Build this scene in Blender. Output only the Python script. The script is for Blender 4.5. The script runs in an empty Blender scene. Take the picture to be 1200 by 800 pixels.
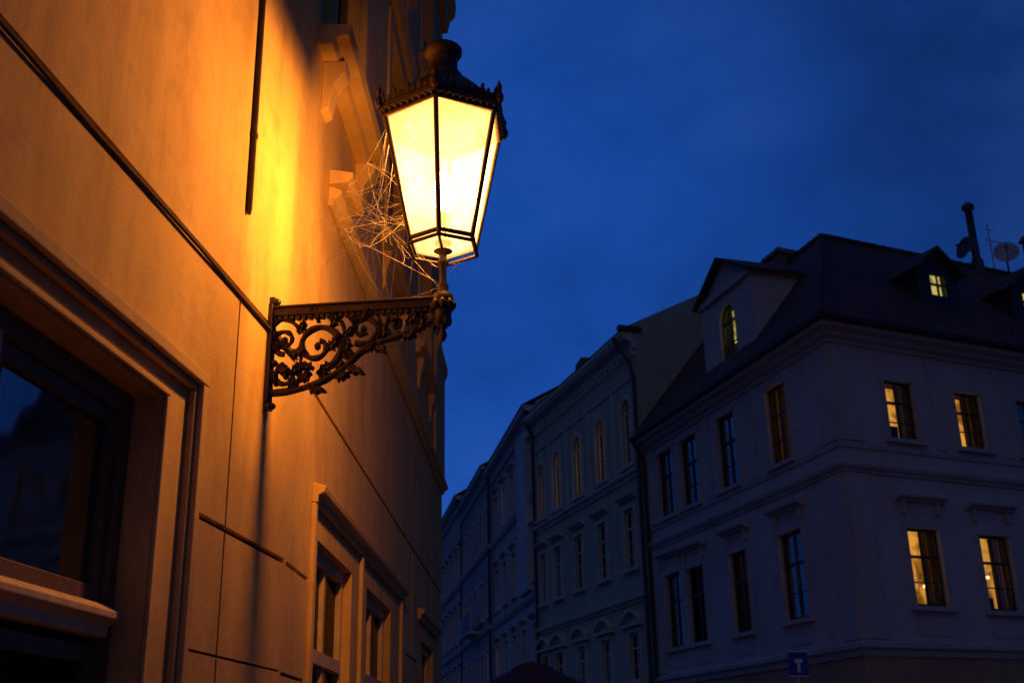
import bpy, bmesh, math, random
from mathutils import Vector, Matrix
random.seed(7)
S=bpy.context.scene
COL=S.collection
rad=math.radians

# ------------------------------------------------------------------ materials
def newmat(name):
    m=bpy.data.materials.new(name); m.use_nodes=True
    nt=m.node_tree; return m,nt,nt.nodes['Principled BSDF']
def L(nt,a,b): nt.links.new(a,b)
def ramp(nt,fac,stops):
    r=nt.nodes.new('ShaderNodeValToRGB'); e=r.color_ramp.elements
    while len(e)<len(stops): e.new(0.5)
    for i,(p,c) in enumerate(stops):
        e[i].position=p; e[i].color=(c[0],c[1],c[2],1) if not isinstance(c,(int,float)) else (c,c,c,1)
    L(nt,fac,r.inputs[0]); return r.outputs[0]
def noise(nt,vec,scale,detail=4,rough=.55,dist=0):
    n=nt.nodes.new('ShaderNodeTexNoise'); n.inputs['Scale'].default_value=scale
    n.inputs['Detail'].default_value=detail; n.inputs['Roughness'].default_value=rough; n.inputs['Distortion'].default_value=dist
    L(nt,vec,n.inputs['Vector']); return n.outputs['Fac']
def mapping(nt,sc):
    tc=nt.nodes.new('ShaderNodeTexCoord'); mp=nt.nodes.new('ShaderNodeMapping'); mp.inputs['Scale'].default_value=sc
    L(nt,tc.outputs['Object'],mp.inputs[0]); return mp.outputs[0]
def mixc(nt,a,b,fac,mode='MIX'):
    m=nt.nodes.new('ShaderNodeMix'); m.data_type='RGBA'; m.blend_type=mode
    for i,x in ((6,a),(7,b)):
        if isinstance(x,(tuple,list)): m.inputs[i].default_value=(x[0],x[1],x[2],1)
        else: L(nt,x,m.inputs[i])
    if isinstance(fac,(int,float)): m.inputs[0].default_value=fac
    else: L(nt,fac,m.inputs[0])
    return m.outputs[2]
def bump(nt,b,h,strength,dist):
    n=nt.nodes.new('ShaderNodeBump'); n.inputs['Strength'].default_value=strength; n.inputs['Distance'].default_value=dist
    L(nt,h,n.inputs['Height']); L(nt,n.outputs[0],b.inputs['Normal'])

def plaster(name,c1,c2,dirt,fine=40,bs=.5,bd=.004,streak=.5,big=1.2,lump=3.0,vert=1.0):
    m,nt,b=newmat(name)
    v=mapping(nt,(1,1,1)); vs=mapping(nt,(3.2,3.2,.7))
    n1=noise(nt,v,big,5,.6,.2); n2=noise(nt,vs,1.1,5,.7,.1); n3=noise(nt,v,fine,3,.7)
    n4=noise(nt,v,big*4,6,.68,.15)
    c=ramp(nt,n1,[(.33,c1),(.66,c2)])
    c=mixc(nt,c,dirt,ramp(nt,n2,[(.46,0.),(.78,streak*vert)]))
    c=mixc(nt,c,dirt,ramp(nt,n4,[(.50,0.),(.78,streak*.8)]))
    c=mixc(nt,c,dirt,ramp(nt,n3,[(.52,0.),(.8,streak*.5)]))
    L(nt,c,b.inputs['Base Color']); b.inputs['Roughness'].default_value=.92
    a=nt.nodes.new('ShaderNodeMath'); a.operation='MULTIPLY_ADD'; L(nt,n4,a.inputs[0]); a.inputs[1].default_value=lump; L(nt,n3,a.inputs[2])
    bump(nt,b,a.outputs[0],bs,bd); return m
def simple(name,c,rough=.6,metal=0,var=.35,scale=12,bs=.2,bd=.003):
    m,nt,b=newmat(name); v=mapping(nt,(1,1,1)); n=noise(nt,v,scale,4,.6)
    col=ramp(nt,n,[(.3,tuple(x*(1-var) for x in c)),(.7,tuple(min(1,x*(1+var)) for x in c))])
    L(nt,col,b.inputs['Base Color']); b.inputs['Roughness'].default_value=rough; b.inputs['Metallic'].default_value=metal
    bump(nt,b,n,bs,bd); return m
def glassmat(name,tint,ior=1.35,gl=.5):
    m,nt,b=newmat(name); nt.nodes.remove(b)
    out=nt.nodes['Material Output']; g=nt.nodes.new('ShaderNodeBsdfGlossy'); g.inputs['Roughness'].default_value=.05; g.inputs[0].default_value=(gl,gl,gl,1)
    t=nt.nodes.new('ShaderNodeBsdfTransparent'); t.inputs[0].default_value=(*tint,1)
    fr=nt.nodes.new('ShaderNodeFresnel'); fr.inputs[0].default_value=ior
    v=mapping(nt,(1,1,1)); n=noise(nt,v,1.7,2,.5); bp=nt.nodes.new('ShaderNodeBump'); bp.inputs['Strength'].default_value=.25; bp.inputs['Distance'].default_value=.03
    L(nt,n,bp.inputs['Height']); L(nt,bp.outputs[0],g.inputs['Normal'])
    mx=nt.nodes.new('ShaderNodeMixShader'); L(nt,fr.outputs[0],mx.inputs[0]); L(nt,t.outputs[0],mx.inputs[1]); L(nt,g.outputs[0],mx.inputs[2]); L(nt,mx.outputs[0],out.inputs[0]); return m
def litmat(name,col,strength,lo=.03,scale=1.6,a=.4,b2=.5,c2=.66):
    m,nt,b=newmat(name); v=mapping(nt,(1,1,.8)); n=noise(nt,v,scale,3,.6,.6)
    c=ramp(nt,n,[(a,(col[0]*lo,col[1]*lo,col[2]*lo)),(b2,(col[0]*.35,col[1]*.3,col[2]*.22)),(c2,col)])
    b.inputs['Base Color'].default_value=(.15,.1,.06,1); L(nt,c,b.inputs['Emission Color']); b.inputs['Emission Strength'].default_value=strength; return m
def tiles(name,d,c1,c2):
    m,nt,b=newmat(name); tc=nt.nodes.new('ShaderNodeTexCoord')
    dp=nt.nodes.new('ShaderNodeVectorMath'); dp.operation='DOT_PRODUCT'; L(nt,tc.outputs['Object'],dp.inputs[0]); dp.inputs[1].default_value=(d[0],d[1],0)
    sx=nt.nodes.new('ShaderNodeSeparateXYZ'); L(nt,tc.outputs['Object'],sx.inputs[0])
    cb=nt.nodes.new('ShaderNodeCombineXYZ'); L(nt,dp.outputs['Value'],cb.inputs[0]); L(nt,sx.outputs[2],cb.inputs[1])
    br=nt.nodes.new('ShaderNodeTexBrick'); L(nt,cb.outputs[0],br.inputs['Vector'])
    br.inputs['Color1'].default_value=(*c1,1); br.inputs['Color2'].default_value=(*c2,1); br.inputs['Mortar'].default_value=(.01,.008,.008,1)
    br.inputs['Scale'].default_value=1; br.inputs['Brick Width'].default_value=.22; br.inputs['Row Height'].default_value=.2; br.inputs['Mortar Size'].default_value=.018
    n=noise(nt,tc.outputs['Object'],.9,4,.6)
    c=mixc(nt,br.outputs['Color'],(.03,.022,.022),ramp(nt,n,[(.4,0.),(.7,.7)]))
    L(nt,c,b.inputs['Base Color']); b.inputs['Roughness'].default_value=.8
    bump(nt,b,br.outputs['Fac'],.9,-.03); return m

M={}
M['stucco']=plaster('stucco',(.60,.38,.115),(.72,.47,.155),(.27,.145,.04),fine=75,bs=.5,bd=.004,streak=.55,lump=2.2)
M['stucco2']=plaster('stucco_trim',(.58,.38,.13),(.68,.46,.17),(.27,.155,.05),fine=75,bs=.4,bd=.003,streak=.45)
M['dirt']=simple('dirt_joint',(.045,.03,.02),.95)
M['iron']=simple('wrought_iron',(.05,.038,.027),.5,.35,.5,45,.6,.003)
M['wood']=simple('window_wood',(.13,.075,.035),.5,0,.3,20)
M['woodpale']=simple('window_wood_lit',(.60,.43,.21),.45,0,.15,14)  # window wood with lamplight painted in as a paler tone
M['wooddark']=simple('window_dark_wood',(.035,.025,.02),.5,0,.3,20)
M['woodwhite']=simple('window_white_paint',(.5,.5,.47),.5,0,.15,14)
M['glass']=glassmat('window_glass',(.85,.85,.85),1.3,.34)
M['dark']=simple('room_dark',(.02,.018,.016),.9)
M['curtain']=simple('curtain',(.28,.20,.10),.9,0,.35,5,.5,.02)
M['white']=plaster('white_render',(.44,.44,.44),(.53,.53,.53),(.24,.235,.23),fine=20,bs=.3,bd=.008,streak=.5,big=.5,vert=.7)
M['whitetrim']=plaster('white_trim',(.43,.43,.43),(.51,.51,.51),(.22,.21,.20),fine=20,bs=.3,bd=.008,streak=.5,big=.5,vert=.7)
M['plinth']=plaster('shop_plinth',(.42,.28,.16),(.50,.34,.20),(.2,.13,.09),fine=20,big=.6)
M['green']=plaster('green_render',(.37,.41,.32),(.44,.48,.38),(.19,.21,.17),fine=20,bs=.3,bd=.008,streak=.55,big=.5)
M['greentrim']=plaster('green_trim',(.50,.53,.45),(.58,.60,.52),(.24,.25,.21),fine=20,big=.5)
M['far1']=plaster('blue_grey_render',(.40,.42,.45),(.50,.52,.55),(.22,.22,.24),fine=10,big=.4)
M['far2']=plaster('grey_render',(.36,.36,.36),(.44,.44,.44),(.2,.2,.2),fine=10,big=.4)
M['far3']=plaster('pale_render',(.28,.30,.33),(.36,.38,.42),(.15,.16,.18),fine=10,big=.4)
M['fartrim']=plaster('far_trim',(.52,.53,.55),(.6,.6,.62),(.3,.3,.3),fine=10,big=.4)
M['lead']=simple('lead_gutter',(.05,.05,.055),.5,.5)
M['lit']=litmat('lit_room_warm',(1,.43,.055),.85,lo=.13,a=.32,b2=.42,c2=.56)
M['litdim']=litmat('lit_room_dim',(1,.42,.07),.42,lo=.08,scale=1.2,a=.38,b2=.5,c2=.62)
M['litpale']=litmat('lit_room_pale',(.85,.72,.20),.75,lo=.5,a=.3,b2=.38,c2=.5)
M['bulb']=litmat('room_bulb',(1,.6,.22),5,lo=.9)
M['dish']=simple('dish_paint',(.45,.45,.47),.5)
M['dishdark']=simple('dish_dark',(.06,.06,.065),.5)
M['brick']=plaster('chimney_brick',(.20,.12,.09),(.26,.16,.12),(.08,.06,.05),fine=15)
M['red']=simple('parasol_canvas',(.11,.018,.014),.85)
M['signblue']=simple('sign_blue',(.02,.06,.35),.4,0,.05)
M['signwhite']=simple('sign_white',(.75,.75,.75),.4,0,.05)
M['steel']=simple('galvanised_steel',(.3,.3,.31),.4,.8)
m,nt,b=newmat('cobblestone'); v=mapping(nt,(1,1,1)); vo=nt.nodes.new('ShaderNodeTexVoronoi'); vo.inputs['Scale'].default_value=8; L(nt,v,vo.inputs['Vector'])
c=ramp(nt,vo.outputs['Color'],[(0,(.05,.048,.045)),(1,(.13,.12,.11))]); c=mixc(nt,c,(.015,.014,.013),ramp(nt,vo.outputs['Distance'],[(.4,0.),(.62,1.)]))
L(nt,c,b.inputs['Base Color']); b.inputs['Roughness'].default_value=.55; bump(nt,b,vo.outputs['Distance'],.8,-.03); M['cobble']=m
M['paving']=simple('paving_slab',(.16,.15,.14),.8,0,.3,6)
M['kerb']=simple('kerb_granite',(.25,.24,.23),.75,0,.3,20)
m,nt,b=newmat('cobweb_silk'); b.inputs['Base Color'].default_value=(.42,.38,.32,1); b.inputs['Roughness'].default_value=.5; M['silk']=m

# ------------------------------------------------------------------ mesh helpers
class Frame:
    def __init__(s,x,y,az,side):   # side +1: outward normal to the right of travel
        a=rad(az); s.o=Vector((x,y,0)); s.d=Vector((math.sin(a),math.cos(a),0)); s.n=Vector((math.cos(a),-math.sin(a),0))*side
    def P(s,a,o,z): return s.o+s.d*a+s.n*o+Vector((0,0,z))
def empty(name,loc=(0,0,0)):
    e=bpy.data.objects.new(name,None); COL.objects.link(e); e.empty_display_size=.3; return e
class MB:
    def __init__(s,fr=None): s.v=[];s.f=[];s.fr=fr
    def face(s,pts):
        i=len(s.v); s.v+= [Vector(p) for p in pts]; s.f.append(tuple(range(i,i+len(pts))))
    def q(s,pts): s.face([s.fr.P(*p) for p in pts])
    def hexa(s,p):
        i=len(s.v); s.v+=[Vector(x) for x in p]
        for f in ((0,1,2,3),(7,6,5,4),(0,4,5,1),(1,5,6,2),(2,6,7,3),(3,7,4,0)): s.f.append(tuple(i+k for k in f))
    def box(s,a0,a1,z0,z1,o0,o1):
        P=s.fr.P; s.hexa([P(a0,o0,z0),P(a1,o0,z0),P(a1,o1,z0),P(a0,o1,z0),P(a0,o0,z1),P(a1,o0,z1),P(a1,o1,z1),P(a0,o1,z1)])
    def profile(s,a0,a1,prof,fr=None):
        P=(fr or s.fr).P; n=len(prof); i=len(s.v)
        s.v+=[P(a0,o,z) for o,z in prof]+[P(a1,o,z) for o,z in prof]
        for k in range(n): s.f.append((i+k,i+(k+1)%n,i+n+(k+1)%n,i+n+k))
        s.f.append(tuple(i+k for k in range(n))[::-1]); s.f.append(tuple(i+n+k for k in range(n)))
    def wall(s,a0,a1,z0,z1,ops,depth,arch=False):
        xs=sorted(set([a0,a1]+[x for o in ops for x in o[:2] if a0<x<a1])); zs=sorted(set([z0,z1]+[z for o in ops for z in o[2:4] if z0<z<z1]))
        for i in range(len(xs)-1):
            for j in range(len(zs)-1):
                cx=(xs[i]+xs[i+1])/2; cz=(zs[j]+zs[j+1])/2
                if any(o[0]<cx<o[1] and o[2]<cz<o[3] for o in ops): continue
                s.q([(xs[i],0,zs[j]),(xs[i+1],0,zs[j]),(xs[i+1],0,zs[j+1]),(xs[i],0,zs[j+1])])
        for o in ops:
            x0,x1,y0,y1=o[:4]; ar=len(o)>4 and o[4]; D=-depth
            zt=y1-(x1-x0)/2 if ar else y1
            s.q([(x0,0,y0),(x1,0,y0),(x1,D,y0),(x0,D,y0)])
            s.q([(x0,0,y0),(x0,0,zt),(x0,D,zt),(x0,D,y0)]); s.q([(x1,0,y0),(x1,0,zt),(x1,D,zt),(x1,D,y0)])
            if ar:
                r=(x1-x0)/2; cx=(x0+x1)/2; n=12
                pt=[(cx-r*math.cos(math.pi*k/n),zt+r*math.sin(math.pi*k/n)) for k in range(n+1)]
                for k in range(n):
                    (xa,za),(xb,zb)=pt[k],pt[k+1]
                    s.q([(xa,0,za),(xb,0,zb),(xb,0,y1),(xa,0,y1)]); s.q([(xa,0,za),(xb,0,zb),(xb,D,zb),(xa,D,za)])
            else: s.q([(x0,0,y1),(x1,0,y1),(x1,D,y1),(x0,D,y1)])
    def obj(s,name,mat,parent,bevel=0,smooth=False):
        if not s.v: return None
        me=bpy.data.meshes.new(name); me.from_pydata([tuple(v) for v in s.v],[],s.f)
        bm=bmesh.new(); bm.from_mesh(me)
        if not bevel: bmesh.ops.remove_doubles(bm,verts=bm.verts,dist=.0004)
        bmesh.ops.recalc_face_normals(bm,faces=bm.faces); bm.to_mesh(me); bm.free()
        me.materials.append(M[mat])
        if smooth: me.polygons.foreach_set('use_smooth',[True]*len(me.polygons))
        o=bpy.data.objects.new(name,me); COL.objects.link(o); o.parent=parent
        if bevel:
            b=o.modifiers.new('bevel','BEVEL'); b.width=bevel; b.segments=2; b.limit_method='ANGLE'
        return o
def lathe(mb,prof,c,seg=24,rot=0):
    c=Vector(c)
    for i in range(len(prof)-1):
        (r0,z0),(r1,z1)=prof[i],prof[i+1]
        for k in range(seg):
            a=rot+2*math.pi*k/seg; b=rot+2*math.pi*(k+1)/seg
            p=[c+Vector((r0*math.cos(a),r0*math.sin(a),z0)),c+Vector((r0*math.cos(b),r0*math.sin(b),z0)),c+Vector((r1*math.cos(b),r1*math.sin(b),z1)),c+Vector((r1*math.cos(a),r1*math.sin(a),z1))]
            if r0<1e-5: p=[p[0],p[2],p[3]]
            elif r1<1e-5: p=p[:3]
            mb.face(p)
def tubes(name,lines,mat,parent,r=.01,res=3):
    cu=bpy.data.curves.new(name,'CURVE'); cu.dimensions='3D'; cu.bevel_depth=1; cu.bevel_resolution=res; cu.use_fill_caps=True
    for ln in lines:
        pts,rr=ln if isinstance(ln,tuple) else (ln,r)
        sp=cu.splines.new('POLY'); sp.points.add(len(pts)-1)
        for i,p in enumerate(pts):
            sp.points[i].co=(p[0],p[1],p[2],1); sp.points[i].radius=rr[i] if isinstance(rr,list) else rr
    cu.materials.append(M[mat]); o=bpy.data.objects.new(name,cu); COL.objects.link(o); o.parent=parent; return o

class Bld:
    def __init__(s,name): s.e=empty(name); s.mb={}
    def m(s,fr,key,part):
        k=(key,part)
        if k not in s.mb: s.mb[k]=MB(fr)
        s.mb[k].fr=fr; return s.mb[k]
    def done(s,bevels={}):
        for (key,part),mb in s.mb.items(): mb.obj(part,key,s.e,bevels.get(part,0))
def window(B,fr,o,depth,frame='wooddark',room='dark',bars=1,fw=.06,trans=.66,cols=2,bulb=False,roomdepth=.35):
    x0,x1,z0,z1=o[:4]; ar=len(o)>4 and o[4]; D=-depth
    f=B.m(fr,frame,'window_frames'); t=.06
    zt=z1-(x1-x0)/2 if ar else z1
    f.box(x0,x0+fw,z0,zt,D,D+t); f.box(x1-fw,x1,z0,zt,D,D+t)
    f.box(x0+fw,x1-fw,z0,z0+fw*1.2,D,D+t)
    if ar:
        r=(x1-x0)/2; cx=(x0+x1)/2; n=10
        for k in range(n):
            a=math.pi*k/n; b=math.pi*(k+1)/n; P=fr.P
            p=[]
            for oo in (D,D+t):
                p+=[P(cx-r*math.cos(a),oo,zt+r*math.sin(a)),P(cx-r*math.cos(b),oo,zt+r*math.sin(b)),P(cx-(r-fw)*math.cos(b),oo,zt+(r-fw)*math.sin(b)),P(cx-(r-fw)*math.cos(a),oo,zt+(r-fw)*math.sin(a))]
            f.hexa(p)
    else: f.box(x0+fw,x1-fw,z1-fw,z1,D,D+t)
    w=(x1-x0-2*fw)
    zz=z0+(zt-z0)*trans if not ar else zt-.03
    f.box(x0+fw,x1-fw,zz,zz+fw,D+.003,D+t+.012)
    top=z1-fw-.001
    for c in range(1,cols):
        xc=x0+fw+w*c/cols; f.box(xc-fw*.5,xc+fw*.5,z0+fw*1.2,zz,D+.005,D+t-.004); f.box(xc-fw*.35,xc+fw*.35,zz+fw,top,D+.005,D+t-.008)
    hb=(zz-z0)
    for k in range(1,bars+1):
        zc=z0+hb*k/(bars+1); f.box(x0+fw,x1-fw,zc-.014,zc+.014,D+.01,D+t-.02)
    B.m(fr,'glass','window_glass').q([(x0,D+.02,z0),(x1,D+.02,z0),(x1,D+.02,z1),(x0,D+.02,z1)])
    r=B.m(fr,room,'room_'+room); R=D-roomdepth
    r.q([(x0-.1,R,z0-.1),(x1+.1,R,z0-.1),(x1+.1,R,z1+.1),(x0-.1,R,z1+.1)])
    s=B.m(fr,'dark','room_sides')
    e=.1
    s.q([(x0-e,R,z0-e),(x0-e,R,z1+e),(x0-e,D,z1+e),(x0-e,D,z0-e)]); s.q([(x1+e,R,z0-e),(x1+e,R,z1+e),(x1+e,D,z1+e),(x1+e,D,z0-e)])
    s.q([(x0-e,R,z1+e),(x1+e,R,z1+e),(x1+e,D,z1+e),(x0-e,D,z1+e)]); s.q([(x0-e,R,z0-e),(x1+e,R,z0-e),(x1+e,D,z0-e),(x0-e,D,z0-e)])
    if room in ('lit','litdim') and roomdepth>.5:
        cu=B.m(fr,'curtain','room_curtains'); n=8
        for sg,xa in ((1,x0),(-1,x1)):
            wd=random.uniform(.10,.22)*(x1-x0)
            for k in range(n):
                a=xa+sg*wd*k/n; b_=xa+sg*wd*(k+1)/n
                cu.q([(a,D-.10+.015*(-1)**k,z0),(b_,D-.10-.015*(-1)**k,z0),(b_,D-.10-.015*(-1)**k,z1),(a,D-.10+.015*(-1)**k,z1)])
        s.box(x0+w*random.uniform(.1,.4),x0+w*random.uniform(.55,.9),z0-.05,z0+random.uniform(.15,.45)*(z1-z0),D-.45,D-.3)
    if bulb:
        c=fr.P(x0+w*bulb,D-.2,z0+(z1-z0)*random.uniform(.25,.6)); lathe(B.m(fr,'bulb','room_bulbs'),[(0,-.05),(.05,-.02),(.055,.02),(0,.06)],c,8)
def surround(B,fr,key,o,w=.13,p=.05,sill=True,hood=0,arch=False):
    x0,x1,z0,z1=o[:4]; t=B.m(fr,key,'window_surrounds'); ar=len(o)>4 and o[4]
    zt=z1-(x1-x0)/2 if ar else z1
    t.box(x0-w,x0-.004,z0,zt,.0,p); t.box(x1+.004,x1+w,z0,zt,.0,p)
    if ar:
        r=(x1-x0)/2+.004; cx=(x0+x1)/2; n=12
        for k in range(n):
            a=math.pi*k/n; b=math.pi*(k+1)/n; P=fr.P; pp=[]
            for oo in (0.,p):
                pp+=[P(cx-r*math.cos(a),oo,zt+r*math.sin(a)),P(cx-r*math.cos(b),oo,zt+r*math.sin(b)),P(cx-(r+w)*math.cos(b),oo,zt+(r+w)*math.sin(b)),P(cx-(r+w)*math.cos(a),oo,zt+(r+w)*math.sin(a))]
            t.hexa(pp)
        t.box(cx-.09,cx+.09,z1+.01,z1+w+.12,0,p+.05)
    else: t.box(x0-w,x1+w,z1+.004,z1+w,.0,p+.003)
    if sill: t.box(x0-w-.06,x1+w+.06,z0-.11,z0-.004,.0,p+.1)
    if hood:
        h=z1+hood
        t.profile(x0-w-.16,x1+w+.16,[(0,h),(.10,h),(.13,h+.05),(.24,h+.07),(.26,h+.12),(0,h+.19)])
        if key!='greentrim':
            t.box(x0-w+.02,x0-w+.12,h-.28,h-.003,.0,.1); t.box(x1+w-.12,x1+w-.02,h-.28,h-.003,.0,.1)

# ------------------------------------------------------------------ LEFT stucco building (near, lamp mounted on it)
B0=Bld('stucco_building')
F1=Frame(-1.2628,5.5,6.0,1)
bx,by=-1.2123,5.9802
F2=Frame(bx,by,1.2,1)
SB=.4828
EL=9.5
st='stucco'
w1=[(-2.95,-1.20,1.05,2.985),(-6.2,-4.5,1.05,2.985)]
up1=[(-3.0,-1.7,6.1,8.3),(-6.0,-4.7,6.1,8.3),(-3.0,-1.7,9.9,11.9),(-6.0,-4.7,9.9,11.9)]
joints1=[(-9,SB-.02,3.735,3.765),(-.432,-.413,3.15,3.735),(-.432,-.413,2.615,3.15),(-.432,-.413,2.055,2.585),(-.432,-.413,.9,2.035),
        (-.78,SB-.02,2.585,2.615),(-.80,SB-.02,2.043,2.055),(-4.2,-3.2,2.585,2.615)]
def wall_j(mb,a0,a1,z0,z1,ops,depth,joints,jd,dirt):
    allo=ops+joints
    xs=sorted(set([a0,a1]+[x for o in allo for x in o[:2] if a0<x<a1])); zs=sorted(set([z0,z1]+[z for o in allo for z in o[2:4] if z0<z<z1]))
    for i in range(len(xs)-1):
        for j in range(len(zs)-1):
            cx=(xs[i]+xs[i+1])/2; cz=(zs[j]+zs[j+1])/2
            if any(o[0]<cx<o[1] and o[2]<cz<o[3] for o in allo): continue
            mb.q([(xs[i],0,zs[j]),(xs[i+1],0,zs[j]),(xs[i+1],0,zs[j+1]),(xs[i],0,zs[j+1])])
    for o,D,jt in [(o,-depth,False) for o in ops]+[(o,-jd,True) for o in joints]:
        x0,x1,y0,y1=o[:4]; x0=max(x0,a0);x1=min(x1,a1)
        mb.q([(x0,0,y0),(x1,0,y0),(x1,D,y0),(x0,D,y0)]); mb.q([(x0,0,y1),(x1,0,y1),(x1,D,y1),(x0,D,y1)])
        mb.q([(x0,0,y0),(x0,0,y1),(x0,D,y1),(x0,D,y0)]); mb.q([(x1,0,y0),(x1,0,y1),(x1,D,y1),(x1,D,y0)])
        if jt: dirt.q([(x0,D,y0),(x1,D,y0),(x1,D,y1),(x0,D,y1)])
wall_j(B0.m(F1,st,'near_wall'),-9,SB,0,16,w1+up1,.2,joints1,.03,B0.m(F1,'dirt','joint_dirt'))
w2=[(.85,2.15,1.05,2.87),(2.85,4.3,1.05,2.87),(6.9,8.3,1.05,2.87)]
up2=[(.55,1.75,6.1,8.4),(3.5,4.7,6.1,8.4),(6.4,7.6,6.1,8.4),(.55,1.75,9.9,11.9),(3.5,4.7,9.9,11.9),(6.4,7.6,9.9,11.9)]
joints2=[(.02,EL-.05,3.69,3.72),(.02,.6,2.585,2.61),(.02,.6,2.03,2.05),(5.5,6.5,2.585,2.61),(5.95,5.98,2.62,3.68)]
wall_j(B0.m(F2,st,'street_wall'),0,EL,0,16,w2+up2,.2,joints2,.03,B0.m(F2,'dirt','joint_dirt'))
mb=B0.m(F2,st,'rear_walls'); mb.q([(EL,0,0),(EL,-9,0),(EL,-9,16),(EL,0,16)])
mb.q([(EL,-9,0),(-12,-9,0),(-12,-9,16),(EL,-9,16)])
pA=F1.P(-9,0,0); pB=F2.P(-12,-9,0); mb.face([pA,pB,pB+Vector((0,0,16)),pA+Vector((0,0,16))])
mb=B0.m(F2,'lead','roof')
mb.face([F1.P(-9,.3,16.02),F1.P(SB,.3,16.02),F2.P(EL+.05,.3,16.02),F2.P(EL+.05,-4.5,20),F2.P(-12,-4.5,20)])
mb.face([F2.P(EL+.05,-4.5,20),F2.P(-12,-4.5,20),F2.P(-12,-9,16),F2.P(EL+.05,-9,16)])
mb.face([F2.P(EL+.01,.25,16),F2.P(EL+.01,-4.5,19.9),F2.P(EL+.01,-9,16)])
t=B0.m(F1,'stucco2','window_mouldings')
def near_surround(x0,x1,z0,z1,ow=.33,top=.19,t=None):
    t.box(x0-ow,x0-ow+.055,z0,z1+top-.055,0,.055); t.box(x1+ow-.055,x1+ow,z0,z1+top-.055,0,.055)
    t.box(x0-ow,x1+ow,z1+top-.055,z1+top,0,.058)
    t.box(x0-ow+.057,x0-ow+.085,z0,z1+top-.087,0,.03); t.box(x1+ow-.085,x1+ow-.057,z0,z1+top-.087,0,.03)
    t.box(x0-ow+.057,x1+ow-.057,z1+top-.085,z1+top-.058,0,.032)
    t.box(x0-.03,x0-.003,z0,z1+.003,0,.018); t.box(x1+.003,x1+.03,z0,z1+.003,0,.018); t.box(x0-.03,x1+.03,z1+.004,z1+.03,0,.02)
    t.box(x0-ow-.05,x1+ow+.05,z0-.12,z0-.004,0,.12)
for w in w1: near_surround(w[0],w[1],w[2],w[3],t=t)
t=B0.m(F2,'stucco2','window_mouldings')
t.profile(.62,5.05,[(0,3.05),(.035,3.05),(.04,3.09),(.075,3.11),(.085,3.15),(0,3.17)])
t.box(.62,.68,.95,3.048,0,.03); t.box(4.92,5.0,.95,3.048,0,.03); t.box(2.46,2.54,.95,3.048,0,.03)
t.profile(6.5,8.7,[(0,3.05),(.035,3.05),(.04,3.09),(.075,3.11),(.085,3.15),(0,3.17)])
t.box(.62,5.05,.93,1.046,0,.10); t.box(6.6,8.6,.93,1.046,0,.10)
for i,u in enumerate(up2):
    k=1.0 if i%3==0 else .5
    t.box(u[0]-.16,u[0]-.004,u[2],u[3],0,.06*k); t.box(u[1]+.004,u[1]+.16,u[2],u[3],0,.06*k); t.box(u[0]-.16,u[1]+.16,u[3]+.004,u[3]+.16,0,.063*k)
    t.profile(u[0]-.35,u[1]+.35,[(0,u[2]-.17),(.10*k,u[2]-.17),(.12*k,u[2]-.12),(.20*k,u[2]-.10),(.22*k,u[2]-.03),(0,u[2]-.006)])
    for xx in (u[0]-.16,u[1]+.0): t.profile(xx,xx+.16,[(0,u[2]-.55),(.05*k,u[2]-.52),(.08*k,u[2]-.35),(.15*k,u[2]-.25),(.16*k,u[2]-.173),(0,u[2]-.173)])
    t.profile(u[0]-.3,u[1]+.3,[(0,u[3]+.35),(.12*k,u[3]+.35),(.2*k,u[3]+.45),(.22*k,u[3]+.5),(0,u[3]+.56)])
t.profile(.75,EL,[(0,5.06),(.03,5.06),(.04,5.10),(.08,5.13),(.09,5.17),(0,5.21)])
t.profile(.75,1.25,[(0,5.22),(.12,5.23),(.16,5.27),(.16,5.30),(0,5.33)])
t.profile(8.2,EL+.02,[(0,5.26),(.04,5.3),(.04,6.7),(.08,6.8),(.08,6.9),(0,6.96)])
t.profile(0,EL+.02,[(0,12.6),(.08,12.6),(.12,12.8),(.2,12.9),(.22,13.1),(0,13.15)])
t.profile(0,EL+.02,[(0,15.3),(.15,15.3),(.2,15.5),(.45,15.6),(.5,15.9),(0,15.98)])
t=B0.m(F1,'stucco2','cornice')
t.profile(-9,SB,[(0,12.6),(.08,12.6),(.12,12.8),(.2,12.9),(.22,13.1),(0,13.15)])
t.profile(-9,SB,[(0,15.3),(.15,15.3),(.2,15.5),(.45,15.6),(.5,15.9),(0,15.98)])
for u in up1:
    t.box(u[0]-.16,u[0]-.004,u[2],u[3],0,.06); t.box(u[1]+.004,u[1]+.16,u[2],u[3],0,.06); t.box(u[0]-.16,u[1]+.16,u[3]+.004,u[3]+.16,0,.063)
    t.profile(u[0]-.35,u[1]+.35,[(0,u[2]-.17),(.10,u[2]-.17),(.12,u[2]-.12),(.20,u[2]-.10),(.22,u[2]-.03),(0,u[2]-.006)])
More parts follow.
